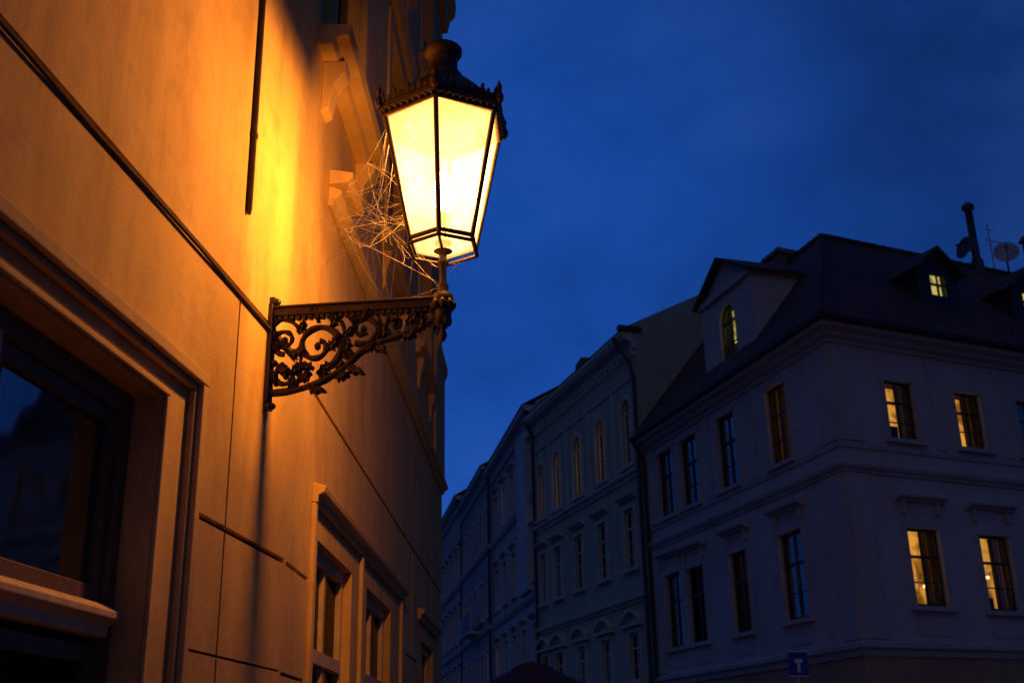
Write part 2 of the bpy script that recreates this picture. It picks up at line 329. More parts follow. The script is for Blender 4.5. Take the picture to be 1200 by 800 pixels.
for w in w1:
    x0,x1,z0,z1=w; D=-.15
    f=B0.m(F1,'wood','large_casements')  # casements take a darker wood than post and transom, shade put into the colour
    f.box(x0,x0+.07,z0,z1,D-.03,D+.03); f.box(x1-.07,x1,z0,z1,D-.03,D+.03); f.box(x0+.07,x1-.07,z1-.08,z1,D-.03,D+.03); f.box(x0+.07,x1-.07,z0,z0+.08,D-.03,D+.03)
    xm=x1-1.02
    B0.m(F1,'woodpale','centre_post').box(xm-.05,xm+.05,z0+.08,z1-.08,D-.028,D+.035)
    for (a,b) in ((x0+.075,xm-.055),(xm+.055,x1-.075)):
        for (c,d) in ((z0+.085,2.02),(2.17,z1-.085)):
            f.box(a,a+.06,c,d,D-.05,D+.008); f.box(b-.06,b,c,d,D-.05,D+.008); f.box(a+.06,b-.06,c,c+.06,D-.05,D+.006); f.box(a+.06,b-.06,d-.06,d,D-.05,D+.006)
            B0.m(F1,'glass','window_glass').q([(a+.05,D-.02,c+.05),(b-.05,D-.02,c+.05),(b-.05,D-.02,d-.05),(a+.05,D-.02,d-.05)])
    p=B0.m(F1,'woodpale','transom_rail'); p.profile(x0+.072,x1-.072,[(D-.02,2.05),(D+.05,2.05),(D+.055,2.09),(D+.09,2.11),(D+.09,2.135),(D+.04,2.165),(D-.02,2.165)])
    r=B0.m(F1,'dark','room_dark'); r.q([(x0-.2,-1.5,z0-.2),(x1+.2,-1.5,z0-.2),(x1+.2,-1.5,z1+.2),(x0-.2,-1.5,z1+.2)])
    for zz in (z0-.2,z1+.2): r.q([(x0-.2,-1.5,zz),(x1+.2,-1.5,zz),(x1+.2,-.21,zz),(x0-.2,-.21,zz)])
    for xx in (x0-.2,x1+.2): r.q([(xx,-1.5,z0-.2),(xx,-1.5,z1+.2),(xx,-.21,z1+.2),(xx,-.21,z0-.2)])
    cu=B0.m(F1,'curtain','curtains')
    n=40
    for k in range(n):
        a=x1-.45*k/n; b_=x1-.45*(k+1)/n; oa=-.45+.03*math.sin(k*1.1); ob=-.45+.03*math.sin((k+1)*1.1)
        cu.q([(a,oa,z0),(b_,ob,z0),(b_,ob,z1),(a,oa,z1)])
for w in w2: window(B0,F2,w,.12,frame='woodpale',room='curtain',bars=0,fw=.08,trans=.62,cols=2)
for u in up2: window(B0,F2,u,.16,frame='wood',room='dark',bars=0,fw=.08)
for u in up1: window(B0,F1,u,.16,frame='wood',room='dark',bars=0,fw=.08)
B0.done({'window_mouldings':.006,'cornice':.01,'large_casements':.004,'transom_rail':.004})
lines=[([F1.P(-.4225,.015,4.17),F1.P(-.4225,.015,4.2),F1.P(-.4225,.015,7),F1.P(-.4225,.015,12)],[.010,.015,.015,.015])]
for z in (4.6,5.6,6.6): lines.append(([F1.P(-.4225,.015,z),F1.P(-.4225,.015,z+.025)],.020))
tubes('conduit_pipe',lines,'dirt',B0.e)
tubes('wall_cable',[([F1.P(-9+i*.5,.012+.004*math.sin(i*2.1),3.722+.004*math.sin(i*1.3)) for i in range(19)]+[F1.P(SB,.012,3.722)],.009)],'dirt',B0.e)

# ------------------------------------------------------------------ WALL LANTERN
lamp=empty('wall_street_lantern')
LT=.915
ax=F1.P(0.02,LT,0)
def lp(t,z,s=0): return F1.P(.03+s,t,z)
mb=MB(F1)
mb.box(.005,.055,3.795,3.835,.0,LT-.02)
mb.box(-.005,.065,3.836,3.848,.0,LT-.02)
n=26
for k in range(n):
    t0=.04+k*(LT-.08)/n; mb.box(.01,.05,3.772,3.794,t0+.004,t0+(LT-.08)/n-.004)
mb.box(-.01,.07,3.33,3.86,.0,.022); mb.box(.0,.06,3.29,3.325,.0,.03); mb.box(.0,.06,3.865,3.90,.0,.03)
mb.obj('bracket_arm',"iron",lamp,.003)
def spiral(cx,cz,r0,r1,turns,a0,dirn=1,n=44):
    return [(cx+(r0+(r1-r0)*i/n)*math.cos(a0+dirn*2*math.pi*turns*i/n),cz+(r0+(r1-r0)*i/n)*math.sin(a0+dirn*2*math.pi*turns*i/n)) for i in range(n+1)]
def bez(p,n=16):
    o=[]
    for i in range(n+1):
        t=i/n; q=[(1-t)**3,3*t*(1-t)**2,3*t*t*(1-t),t**3]; o.append((sum(q[k]*p[k][0] for k in range(4)),sum(q[k]*p[k][1] for k in range(4))))
    return o
sc=[]
def add(pts,r0=.013,r1=.008,s=0):
    n=len(pts); sc.append(([lp(a,z,s) for a,z in pts],[(r0+(r1-r0)*i/(n-1))*(1.22+.18*math.sin(i*.9)) for i in range(n)]))
add(bez([(.02,3.38),(.22,3.38),(.36,3.44),(.47,3.56)]),.016,.016)
add(bez([(.47,3.56),(.58,3.66),(.72,3.62),(.88,3.74)]),.016,.012)
add(spiral(.26,3.62,.135,.03,1.35,rad(-60),1),.016,.012)
add(spiral(.085,3.66,.075,.02,1.1,rad(-90),-1),.012,.009)
add(spiral(.10,3.47,.065,.018,1.1,rad(100),1),.012,.009)
add(spiral(.50,3.70,.085,.025,1.2,rad(-120),1),.014,.010)
add(spiral(.665,3.715,.06,.018,1.1,rad(-60),-1),.012,.008)
add(spiral(.39,3.515,.05,.016,1.0,rad(-20),1),.011,.008)
add(spiral(.79,3.745,.035,.012,1.1,rad(-90),1),.010,.007)
add(bez([(.02,3.75),(.06,3.8),(.12,3.78),(.16,3.72)]),.012,.009)
add(bez([(.39,3.60),(.42,3.70),(.38,3.77),(.34,3.79)]),.011,.008)
add(bez([(.57,3.64),(.60,3.72),(.58,3.76),(.56,3.79)]),.010,.008)
add(bez([(.14,3.40),(.20,3.46),(.16,3.54),(.18,3.58)]),.011,.008)
for (a,z) in ((.26,3.62),(.085,3.66),(.10,3.47),(.50,3.70),(.665,3.715),(.39,3.515)):
    sc.append(([lp(a-.014,z),lp(a,z),lp(a+.014,z)],[.014,.025,.014]))
tubes('bracket_scrolls',sc,'iron',lamp,res=2)
mb=MB()
def leaf(a,z,ang,ln=.06,w=.022):
    dx,dz=math.cos(rad(ang)),math.sin(rad(ang)); px,pz=-dz,dx
    n=9; P3=[]
    for i in range(n+1):
        t=i/n; wi=w*math.sin(math.pi*(t*.85+.12))*(1+.45*math.cos(t*20)); c=.3*ln*t*t; lift=.012+.02*t*t
        row=[]
        for k,(f,l) in enumerate(((1,-.004),(.5,.010),(0,.004),(-.5,.010),(-1,-.004))):
            row.append(((a+dx*ln*t+px*(wi*f+c)),(z+dz*ln*t+pz*(wi*f+c)),lift+l))
        P3.append(row)
    for sgn in (-1,1):
        for i in range(n):
            for k in range(4):
                q=[P3[i][k],P3[i+1][k],P3[i+1][k+1],P3[i][k+1]]; mb.face([lp(x,y,sgn*s_) for x,y,s_ in q])
    for i in range(n):
        for k in (0,4):
            (x,y,s1),(x2,y2,s2)=P3[i][k],P3[i+1][k]; mb.face([lp(x,y,-s1),lp(x2,y2,-s2),lp(x2,y2,s2),lp(x,y,s1)])
for a,z,an in ((.12,3.39,60),(.22,3.40,-30),(.30,3.42,80),(.36,3.45,-10),(.44,3.53,100),(.50,3.59,0),(.60,3.645,80),(.70,3.655,-20),(.78,3.67,60),(.84,3.70,-10),
               (.26,3.755,100),(.38,3.66,20),(.15,3.70,40),(.19,3.52,200),(.56,3.62,-60),(.33,3.72,60),(.05,3.42,100),(.03,3.60,50),(.45,3.76,10),(.62,3.77,-40),(.24,3.50,150),(.31,3.60,30),
               (.13,3.60,-20),(.40,3.58,60),(.42,3.50,-40),(.53,3.76,170),(.72,3.72,20),(.17,3.44,20),(.06,3.52,-50),(.345,3.52,200)):
    leaf(a,z,an,random.uniform(.065,.10),random.uniform(.020,.030))
mb.obj('bracket_leaves','iron',lamp)
mb=MB()
for z in (3.31,3.38,3.46,3.54,3.62,3.70,3.78,3.88):
    c=F1.P(.03,.03,z); lathe(mb,[(0,-.022),(.018,-.014),(.026,0),(.018,.014),(0,.022)],c,10)
lathe(mb,[(0,3.60),(.012,3.61),(.022,3.64),(.012,3.665),(.02,3.68),(.04,3.72),(.045,3.76),(.03,3.785),(.05,3.80),(.055,3.83),(.05,3.86),(.028,3.875),(.03,3.90),(.018,3.93),(.018,4.02),(.03,4.03),(.03,4.05),(.018,4.06),(.022,4.09),(.05,4.105),(0,4.11)],ax,20)
for k in range(8):
    a=k*math.pi/4; c=ax+Vector((.05*math.cos(a),.05*math.sin(a),3.80)); lathe(mb,[(0,-.03),(.016,-.015),(.02,.01),(0,.035)],c,8)
for k in range(6):
    a=k*math.pi/3; c=ax+Vector((.033*math.cos(a),.033*math.sin(a),3.715)); lathe(mb,[(0,-.035),(.012,-.015),(.014,.01),(0,.025)],c,8)
mb.obj('stem_and_boss','iron',lamp,smooth=True)
phi0=rad(-90-3)
def hv(k,r,z): a=phi0+k*math.pi/3; return ax+Vector((r*math.cos(a),r*math.sin(a),z))
ZB,ZT,RB,RT=4.15,4.84,.185,.335
lines=[]
for k in range(6):
    lines.append(([hv(k,RB,ZB-.01),hv(k,RT,ZT)],.0135))
    lines.append(([hv(k,RB,ZB),hv(k+1,RB,ZB)],.013)); lines.append(([hv(k,RB+.010,ZB-.035),hv(k+1,RB+.010,ZB-.035)],.010))
    lines.append(([hv(k,RT,ZT),hv(k+1,RT,ZT)],.016)); lines.append(([hv(k,RT+.022,ZT+.03),hv(k+1,RT+.022,ZT+.03)],.014))
    lines.append(([hv(k,RB+.010,ZB-.035),hv(k,RB,ZB)],.012))
for k in (0,3): lines.append(([hv(k,RB+.008,ZB-.035),hv(k,.06,ZB-.045),hv(k,.03,ZB-.06)],.008))
tubes('lantern_frame',lines,'iron',lamp,res=2)
mb=MB()
for i,(r0,z0,r1,z1) in enumerate([(RT-.02,ZT-.002,RT+.03,ZT+.03),(RT+.03,ZT+.03,RT+.035,ZT+.07),(RT+.035,ZT+.07,RT-.02,ZT+.09),(RT-.02,ZT+.09,.22,ZT+.20),(.22,ZT+.20,.12,ZT+.30),(.12,ZT+.30,.10,ZT+.31)]):
    for k in range(6): mb.face([hv(k,r0,z0),hv(k+1,r0,z0),hv(k+1,r1,z1),hv(k,r1,z1)])
mb.obj('lantern_hood','iron',lamp)
mb=MB()
lathe(mb,[(.10,ZT+.30),(.105,ZT+.33),(.08,ZT+.35),(.08,ZT+.45),(.095,ZT+.46),(.105,ZT+.475),(.105,ZT+.50),(.095,ZT+.51),(.06,ZT+.525),(.02,ZT+.53),(0,ZT+.533)],ax,20)
mb.obj('lantern_chimney','iron',lamp,smooth=True)
mb=MB()
for k in range(6):
    for j in range(9):
        f=(j+.5)/9; a=hv(k,RT+.034,ZT+.055); b=hv(k+1,RT+.034,ZT+.055); p=a.lerp(b,f); d=(b-a).normalized(); up=Vector((0,0,1)); nn=d.cross(up).normalized()*.006
        h=(.07 if j%2==0 else .042)*random.uniform(.85,1.15); w=.016; up=(up+d*random.uniform(-.12,.12)).normalized()
        pr=[p-d*w,p+d*w,p+d*w*1.2+up*h*.4,p+d*w*.35+up*h*.6,p+d*w*.6+up*h*.8,p+up*h,p-d*w*.6+up*h*.8,p-d*w*.35+up*h*.6,p-d*w*1.2+up*h*.4]
        i=len(mb.v); mb.v+=[x-nn for x in pr]+[x+nn for x in pr]; n=9
        mb.f.append(tuple(i+q for q in range(n))); mb.f.append(tuple(i+n+q for q in range(n))[::-1])
        for q in range(n): mb.f.append((i+q,i+(q+1)%n,i+n+(q+1)%n,i+n+q))
        c=hv(k,RT+.022,ZT+.018).lerp(hv(k+1,RT+.022,ZT+.018),f); lathe(mb,[(0,-.018),(.012,-.006),(.012,.006),(0,.014)],c,6)
    c=hv(k,RT+.036,ZT+.07); lathe(mb,[(0,-.05),(.02,-.03),(.024,0),(.012,.03),(.016,.06),(0,.10)],c,8)
mb.obj('lantern_cresting','iron',lamp)
m,nt,b=newmat('lantern_glass'); nt.nodes.remove(b); out=nt.nodes['Material Output']
tc=nt.nodes.new('ShaderNodeTexCoord'); sub=nt.nodes.new('ShaderNodeVectorMath'); sub.operation='DISTANCE'; L(nt,tc.outputs['Object'],sub.inputs[0]); sub.inputs[1].default_value=(ax.x,ax.y,4.55)
mr=nt.nodes.new('ShaderNodeMapRange'); L(nt,sub.outputs['Value'],mr.inputs[0]); mr.inputs[1].default_value=.24; mr.inputs[2].default_value=.47; mr.inputs[3].default_value=5.2; mr.inputs[4].default_value=1.0  # bulb glow painted into the pane emission, fading away from the centre
nz=noise(nt,tc.outputs['Object'],9,5,.65,.5); mm=nt.nodes.new('ShaderNodeMath'); mm.operation='MULTIPLY'; L(nt,mr.outputs[0],mm.inputs[0]); L(nt,ramp(nt,nz,[(.32,.48),(.66,1.)]),mm.inputs[1])
em=nt.nodes.new('ShaderNodeEmission'); em.inputs[0].default_value=(1,.49,.125,1); L(nt,mm.outputs[0],em.inputs[1])
tr=nt.nodes.new('ShaderNodeBsdfTransparent'); tr.inputs[0].default_value=(.8,.8,.8,1); ad=nt.nodes.new('ShaderNodeAddShader'); L(nt,em.outputs[0],ad.inputs[0]); L(nt,tr.outputs[0],ad.inputs[1]); L(nt,ad.outputs[0],out.inputs[0]); M['lglass']=m
mb=MB()
for k in range(6): mb.face([hv(k,RB-.004,ZB),hv(k+1,RB-.004,ZB),hv(k+1,RT-.006,ZT),hv(k,RT-.006,ZT)])
mb.face([hv(k,RB-.01,ZB-.012) for k in range(6)])
mb.obj('lantern_panes','lglass',lamp)
m,nt,b=newmat('bulb_glow'); nt.nodes.remove(b); out=nt.nodes['Material Output']; em=nt.nodes.new('ShaderNodeEmission'); em.inputs[0].default_value=(1,.6,.25,1); em.inputs[1].default_value=10
tr=nt.nodes.new('ShaderNodeBsdfTransparent'); ad=nt.nodes.new('ShaderNodeAddShader'); L(nt,em.outputs[0],ad.inputs[0]); L(nt,tr.outputs[0],ad.inputs[1]); L(nt,ad.outputs[0],out.inputs[0]); M['bulbglow']=m
mb=MB(); lathe(mb,[(0,4.33),(.03,4.34),(.05,4.38),(.05,4.5),(.03,4.56),(0,4.58)],ax,16); mb.obj('lamp_bulb','bulbglow',lamp,smooth=True)
mb=MB(); lathe(mb,[(0,4.14),(.045,4.145),(.045,4.16),(.015,4.17),(.015,4.30),(.022,4.31),(.022,4.335),(0,4.34)],ax,14); mb.obj('bulb_holder','iron',lamp,smooth=True)
ld=bpy.data.lights.new('lamp_light','POINT'); ld.energy=255; ld.color=(1,.345,.05); ld.shadow_soft_size=.07
lo=bpy.data.objects.new('lamp_light',ld); lo.location=ax+Vector((0,0,4.50)); COL.objects.link(lo); lo.parent=lamp

# ------------------------------------------------------------------ cobwebs between lantern and wall
web=empty('cobweb'); lines=[]
def rnd(a,b): return random.uniform(a,b)
anch_w=[F2.P(rnd(.3,2.4),.01,rnd(4.3,5.9)) for _ in range(14)]
anch_l=[hv(random.choice([4,5,5,3]),RB+(RT-RB)*f,ZB+(ZT-ZB)*f) for f in [rnd(0,1) for _ in range(14)]]+[ax+Vector((-.02,0,rnd(3.9,4.1))) for _ in range(3)]
mids=[]
def thread(a,b,sag,r):
    pts=[]; j=Vector((rnd(-1,1),rnd(-1,1),rnd(-1,1)))*.03
    for i in range(13):
        t=i/12; p=a.lerp(b,t)+j*math.sin(t*math.pi); p.z-=sag*4*t*(1-t); pts.append(p)
    lines.append((pts,r)); return pts
for i in range(26):
    p=thread(random.choice(anch_w),random.choice(anch_l),rnd(-.02,.14),rnd(.0004,.0008)); mids+=p[2:10]
for i in range(60):
    a=random.choice(mids); near=sorted(mids,key=lambda q:(q-a).length)[6:70]; b=random.choice(near); thread(a,b,rnd(0,.05),rnd(.0003,.0006))
for i in range(8):
    thread(ax+Vector((.01,0,rnd(3.85,4.05))),hv(random.choice([0,1,2]),RB+.01,ZB-.03),rnd(0,.03),.0005)
for i in range(26):
    a=random.choice(mids); b=a+Vector((rnd(-.05,.05),rnd(-.05,.05),rnd(-.09,.01))); thread(a,b,.01,rnd(.0005,.0012))
tubes('web_threads',lines,'silk',web,res=0)

# ------------------------------------------------------------------ WHITE corner building
K=Vector((7.65,26.0,0))
WB=Bld('white_corner_building')
FL=Frame(K.x,K.y,-17.6,-1); FR=Frame(K.x,K.y,65,1)
dL,dR=FL.d,FR.d
def Q(a,b,z): return K+dL*a+dR*b+Vector((0,0,z))
upL=[(2.1,3.1,8.62,10.68),(4.9,5.98,8.62,10.7),(7.3,8.45,8.62,10.7),(9.02,10.12,8.62,10.7)]
loL=[(2.06,3.16,4.7,6.84),(4.88,5.86,4.68,6.82),(7.48,8.56,4.68,6.82),(9.02,10.08,4.68,6.86)]
upR=[(1.6,2.5,8.72,10.2),(3.86,4.74,8.7,10.16),(6.0,6.95,8.7,10.16),(8.4,9.35,8.7,10.16),(10.8,11.7,8.7,10.16)]
loR=[(1.68,2.66,4.75,6.57),(3.94,4.92,4.72,6.53),(6.2,7.2,4.72,6.53),(8.5,9.5,4.72,6.53),(10.9,11.9,4.72,6.53)]
grL=[(2.0,3.2,.9,3.0),(4.8,6.0,0.1,3.0),(7.6,9.8,.6,3.0)]; grR=[(1.6,3.2,.7,2.9),(4.4,6.2,.1,2.9),(7.4,9.4,.7,2.9)]
WB.m(FL,'white','facade_left').wall(0,11,3.75,11.3,upL+loL,.18)
WB.m(FR,'white','facade_right').wall(0,14,3.6,11.3,upR+loR,.18)
WB.m(FL,'plinth','ground_floor').wall(0,11,0,3.75,grL,.25); WB.m(FR,'plinth','ground_floor').wall(0,14,0,3.6,grR,.25)
for o in grL: window(WB,FL,o,.22,room='dark',bars=0)
for o in grR: window(WB,FR,o,.22,room='litdim',bars=0)
for i,o in enumerate(upL): window(WB,FL,o,.15,room=['lit','litdim','dark','dark'][i],bars=1,fw=.07,trans=.62,roomdepth=.6); surround(WB,FL,'whitetrim',o,w=.12,p=.04)
for i,o in enumerate(loL): window(WB,FL,o,.15,room=['lit','litdim','dark','dark'][i],bars=1,fw=.07,trans=.62,roomdepth=.6,bulb=[.7,0,0,0][i]); surround(WB,FL,'whitetrim',o,w=.12,p=.04,hood=.52)
for i,o in enumerate(upR): window(WB,FR,o,.15,room='lit',bars=1,fw=.06,trans=.62,roomdepth=.6,bulb=[0,.4,0,0,0][i]); surround(WB,FR,'whitetrim',o,w=.12,p=.04)
for i,o in enumerate(loR): window(WB,FR,o,.15,room='lit',bars=1,fw=.06,trans=.62,roomdepth=.6,bulb=[.8,.55,0,0,0][i]); surround(WB,FR,'whitetrim',o,w=.12,p=.04,hood=.62)
def mitre(key,part,prof,LA,LB):
    mb=WB.m(FL,key,part); cs=[]
    s=math.sin(math.acos(dL.dot(dR)))
    for o,z in prof:
        k=o/s
        cs.append(([FL.P(LA,o,z),K-dL*k-dR*k+Vector((0,0,z)),FR.P(LB,o,z)]))
    n=len(prof)
    for i in range(n):
        j=(i+1)%n
        for q in range(2): mb.face([cs[i][q],cs[i][q+1],cs[j][q+1],cs[j][q]])
    mb.face([c[0] for c in cs]); mb.face([c[2] for c in cs])
mitre('whitetrim','string_course',[(-.02,7.78),(.05,7.78),(.07,7.84),(.14,7.88),(.17,7.95),(.17,7.99),(-.02,8.06)],11,14)
mitre('whitetrim','sill_band',[(-.02,8.38),(.04,8.38),(.06,8.5),(-.02,8.54)],11,14)
mitre('whitetrim','plinth_course',[(-.02,3.62),(.06,3.62),(.09,3.74),(.18,3.8),(.18,3.9),(-.02,3.98)],11,14)
mitre('whitetrim','eaves_cornice',[(-.02,10.98),(.05,10.98),(.08,11.06),(.2,11.12),(.25,11.2),(.42,11.26),(.46,11.40),(-.02,11.42)],11,14)
mitre('lead','gutter',[(.44,11.36),(.50,11.34),(.58,11.38),(.60,11.47),(.55,11.46),(.47,11.44)],11,14)
t=WB.m(FL,'whitetrim','lesenes')
t.box(.02,.75,8.56,10.96,0,.05); t.box(.02,.75,4.0,7.76,0,.05); t.box(10.4,10.98,8.56,10.96,0,.05); t.box(10.4,10.98,4.0,7.76,0,.05)
t.box(3.85,4.2,8.56,10.96,0,.03); t.box(6.5,6.8,8.56,10.96,0,.03)
t=WB.m(FR,'whitetrim','lesenes')
t.box(.02,.75,8.56,10.96,0,.05); t.box(.02,.75,4.0,7.76,0,.05)
for a in (3.05,5.3,7.6): t.box(a,a+.3,8.56,10.96,0,.03)
for o in loL: WB.m(FL,'whitetrim','lesenes').box(o[0],o[1],4.1,4.5,0,.025)
for o in loR: WB.m(FR,'whitetrim','lesenes').box(o[0],o[1],4.1,4.5,0,.025)
ZE,ZR=11.46,16.35
M['tileL']=tiles('roof_tiles_left',dL,(.13,.05,.036),(.18,.075,.05)); M['tileR']=tiles('roof_tiles_right',dR,(.13,.05,.036),(.18,.075,.05))
mb=WB.m(FL,'tileL','roof_left'); mb.face([Q(-.55,-.55,ZE),Q(11,-.55,ZE),Q(11,3.4,ZR),Q(4.2,3.4,ZR)]); mb.face([Q(4.2,3.4,ZR),Q(11,3.4,ZR),Q(11,7.3,ZE),Q(8.9,7.3,ZE)])
mb=WB.m(FR,'tileR','roof_right'); mb.face([Q(-.55,-.55,ZE),Q(-.55,14,ZE),Q(4.2,14,ZR),Q(4.2,3.4,ZR)]); mb.face([Q(4.2,3.4,ZR),Q(4.2,14,ZR),Q(8.9,14,ZE),Q(8.9,7.3,ZE)])
mb=WB.m(FL,'white','rear_walls')
mb.face([Q(11,0,0),Q(11,7.3,0),Q(11,7.3,ZE),Q(11,3.4,ZR-.02),Q(11,0,ZE)]); mb.face([Q(0,14,0),Q(8.9,14,0),Q(8.9,14,ZE),Q(4.2,14,ZR-.02),Q(0,14,ZE)])
mb.face([Q(11,7.3,0),Q(8.9,7.3,0),Q(8.9,7.3,ZE),Q(11,7.3,ZE)]); mb.face([Q(8.9,7.3,0),Q(8.9,14,0),Q(8.9,14,ZE),Q(8.9,7.3,ZE)])
def caps(a,b,n):
    L_=[]
    for i in range(n):
        p=a.lerp(b,i/n); q=a.lerp(b,(i+1.08)/n if i<n-1 else 1); L_.append(([p,q],[.085,.105]))
    return L_
tubes('ridge_caps',caps(Q(-.55,-.55,ZE+.02),Q(4.2,3.4,ZR+.02),22)+caps(Q(4.2,3.4,ZR+.02),Q(11,3.4,ZR+.02),20)+caps(Q(4.2,3.4,ZR+.02),Q(4.2,14,ZR+.02),30),'tileR',WB.e,res=1)
FD=Frame(*(K-FL.n*.25).xy,-17.6,-1)
o=(4.72,5.66,12.25,13.98,True); s0,s1,ze,zp=3.68,6.72,14.55,15.4; sm=(s0+s1)/2
mb=WB.m(FD,'white','dormer_front'); mb.wall(s0,s1,11.5,ze,[o],.15)
mb.q([(s0,0,ze),(s1,0,ze),(sm,0,zp)])
mb.q([(s0,0,11.5),(s0,-2.6,11.5),(s0,-2.6,ze),(s0,0,ze)]); mb.q([(s1,0,11.5),(s1,-2.6,11.5),(s1,-2.6,ze),(s1,0,ze)])
window(WB,FD,o,.13,room='litpale',bars=1,fw=.06); surround(WB,FD,'whitetrim',o,w=.12,p=.04)
t=WB.m(FD,'whitetrim','dormer_trim'); t.box(s0-.001,s0+.4,11.52,ze-.2,0,.04); t.box(s1-.4,s1+.001,11.52,ze-.2,0,.04)
t.box(s0-.1,s1+.1,ze-.18,ze,-.05,.12)
def slab(mb,a,b,c,d,th):
    n=(b-a).cross(d-a).normalized()*th
    if n.z>0: n=-n
    mb.hexa([a,b,c,d,a+n,b+n,c+n,d+n])
mb=WB.m(FD,'tileL','dormer_roof')
slab(mb,FD.P(s0-.22,.25,ze-.05),FD.P(sm,.25,zp+.12),FD.P(sm,-3.4,zp+.12),FD.P(s0-.22,-3.4,ze-.05),.1)
slab(mb,FD.P(s1+.22,.25,ze-.05),FD.P(sm,.25,zp+.12),FD.P(sm,-3.4,zp+.12),FD.P(s1+.22,-3.4,ze-.05),.1)
mb=WB.m(FL,'brick','chimney')
for (a,b_,zt) in ((6.6,3.4,16.6),(4.2,13.0,18.0)):
    mb.hexa([Q(a-.5,b_-.4,13.5),Q(a+.5,b_-.4,13.5),Q(a+.5,b_+.4,13.5),Q(a-.5,b_+.4,13.5)]+[Q(a-.5,b_-.4,zt),Q(a+.5,b_-.4,zt),Q(a+.5,b_+.4,zt),Q(a-.5,b_+.4,zt)])
    mb.hexa([Q(a-.6,b_-.5,zt),Q(a+.6,b_-.5,zt),Q(a+.6,b_+.5,zt),Q(a-.6,b_+.5,zt)]+[Q(a-.5,b_-.4,zt+.2),Q(a+.5,b_-.4,zt+.2),Q(a+.5,b_+.4,zt+.2),Q(a-.5,b_+.4,zt+.2)])
for bc in (4.9,8.4):
    FDr=Frame(*(K+dL*1.0).xy,65,1); a0,a1=bc-.72,bc+.72
    o=(bc-.32,bc+.32,13.3,14.0)
    mb=WB.m(FDr,'lead','roof_dormers'); mb.wall(a0,a1,12.7,14.1,[o],.08); mb.q([(a0,0,14.1),(a1,0,14.1),(bc,0,14.65)])
    for aa in (a0,a1): mb.q([(aa,0,12.7),(aa,-1.6,12.7),(aa,-1.6,14.1),(aa,0,14.1)])
    window(WB,FDr,o,.06,frame='wooddark',room='litpale',bars=0,fw=.045,trans=.5,roomdepth=.25)
    mb=WB.m(FDr,'tileR','roof_dormer_tiles')
    for sgn in (-1,1): slab(mb,FDr.P(bc+sgn*.92,.2,14.02),FDr.P(bc,.2,14.8),FDr.P(bc,-2.4,14.8),FDr.P(bc+sgn*.92,-2.4,14.02),.08)
WB.done()
tubes('drainpipe',[([FL.P(10.9,.5,11.35),FL.P(10.9,.3,11.0),FL.P(10.9,.14,10.7),FL.P(10.9,.14,0.2)],.06),([FR.P(13.8,.5,11.35),FR.P(13.8,.14,10.8),FR.P(13.8,.14,.2)],.06)],'lead',WB.e)

pc=empty('flue_pipe'); mb=MB(); lathe(mb,[(.2,15.6),(.2,16.6),(.13,16.75),(.12,18.45),(.2,18.5),(.2,18.62),(.1,18.72),(0,18.74)],Q(4.2,9.8,0),16); mb.obj('pipe','dishdark',pc,smooth=True)
def dish(c,d,r,mat,name):
    e=empty(name); c=Vector(c); d=Vector(d).normalized(); u=d.cross(Vector((0,0,1))).normalized(); w=u.cross(d); mb=MB(); ns=24;nr=6
    def pt(i,k): rr=r*i/nr; a=2*math.pi*k/ns; return c+u*rr*math.cos(a)+w*rr*math.sin(a)+d*(.35*rr*rr/r)
    for i in range(nr):
        for k in range(ns):
            p=[pt(i,k),pt(i,k+1),pt(i+1,k+1),pt(i+1,k)]; mb.face(p[1:] if i==0 else p)
    mb.obj('reflector',mat,e,smooth=True)
    tubes('mount',[([c-w*r*.95+d*.3*r,c+d*r*.95],.015),([c-d*.03,c-d*.25,c-d*.25+Vector((0,0,-1.1))],.03),([c+d*r*.9,c+d*r*1.1],.045)],'lead',e)
dish(Q(4.0,11.0,16.98),(-.35,-.9,.25),.40,'dish','satellite_dish')
dish(Q(4.2,9.45,17.0),(-.9,-.3,.2),.38,'dishdark','satellite_dish')
an=empty('tv_antenna'); c=Q(4.2,10.55,0); dd=dR
l=[([c+Vector((0,0,16.2)),c+Vector((0,0,18.1))],.022),([c+Vector((0,0,17.5))-dd*.2,c+Vector((0,0,17.5))+dd*1.1],.014),([c+Vector((0,0,17.9))-dd*.2,c+Vector((0,0,17.9))+dd*.3],.012)]
for k in range(9): p=c+Vector((0,0,17.5))+dd*(-.15+k*.15); l.append(([p-Vector((0,0,.12))-dL*.15,p+Vector((0,0,.12))+dL*.15],.008))
tubes('antenna',l,'dish',an)
an=empty('tv_antenna'); c=Q(5.5,4.4,0); tubes('antenna',[([c+Vector((0,0,15)),c+Vector((0,0,17))],.02),([c+Vector((0,0,16.9))-dR*.3,c+Vector((0,0,16.9))+dR*.3],.012)],'lead',an)

# ------------------------------------------------------------------ GREEN town house
GB=Bld('green_townhouse'); A0=11.02; A1=22.2
FG=Frame(*(K+dL*A0+FL.n*.12).xy,-17.6,-1); Lg=A1-A0
cs=[1.1,3.55,5.95,8.3]
arch=[(c-.44,c+.44,10.85,13.15,True) for c in cs]+[(9.85,10.6,10.85,13.1,True)]
mid=[(c+.25-.42,c+.25+.42,7.45,9.42) for c in cs]+[(9.95,10.7,7.45,9.42)]
low=[(c+.35-.44,c+.35+.44,3.9,5.42) for c in cs]+[(9.95,10.75,3.9,5.42)]
gr=[(1,2.4,.2,2.8),(4,5.4,.2,2.8),(7,8.6,.2,2.8)]
GB.m(FG,'green','facade').wall(0,Lg,0,15.3,arch+mid+low+gr,.16)
for i,o in enumerate(arch): window(GB,FG,o,.13,frame='woodwhite',room='litdim' if i not in (2,3) else 'lit',bars=1,fw=.07); surround(GB,FG,'greentrim',o,w=.17,p=.06)
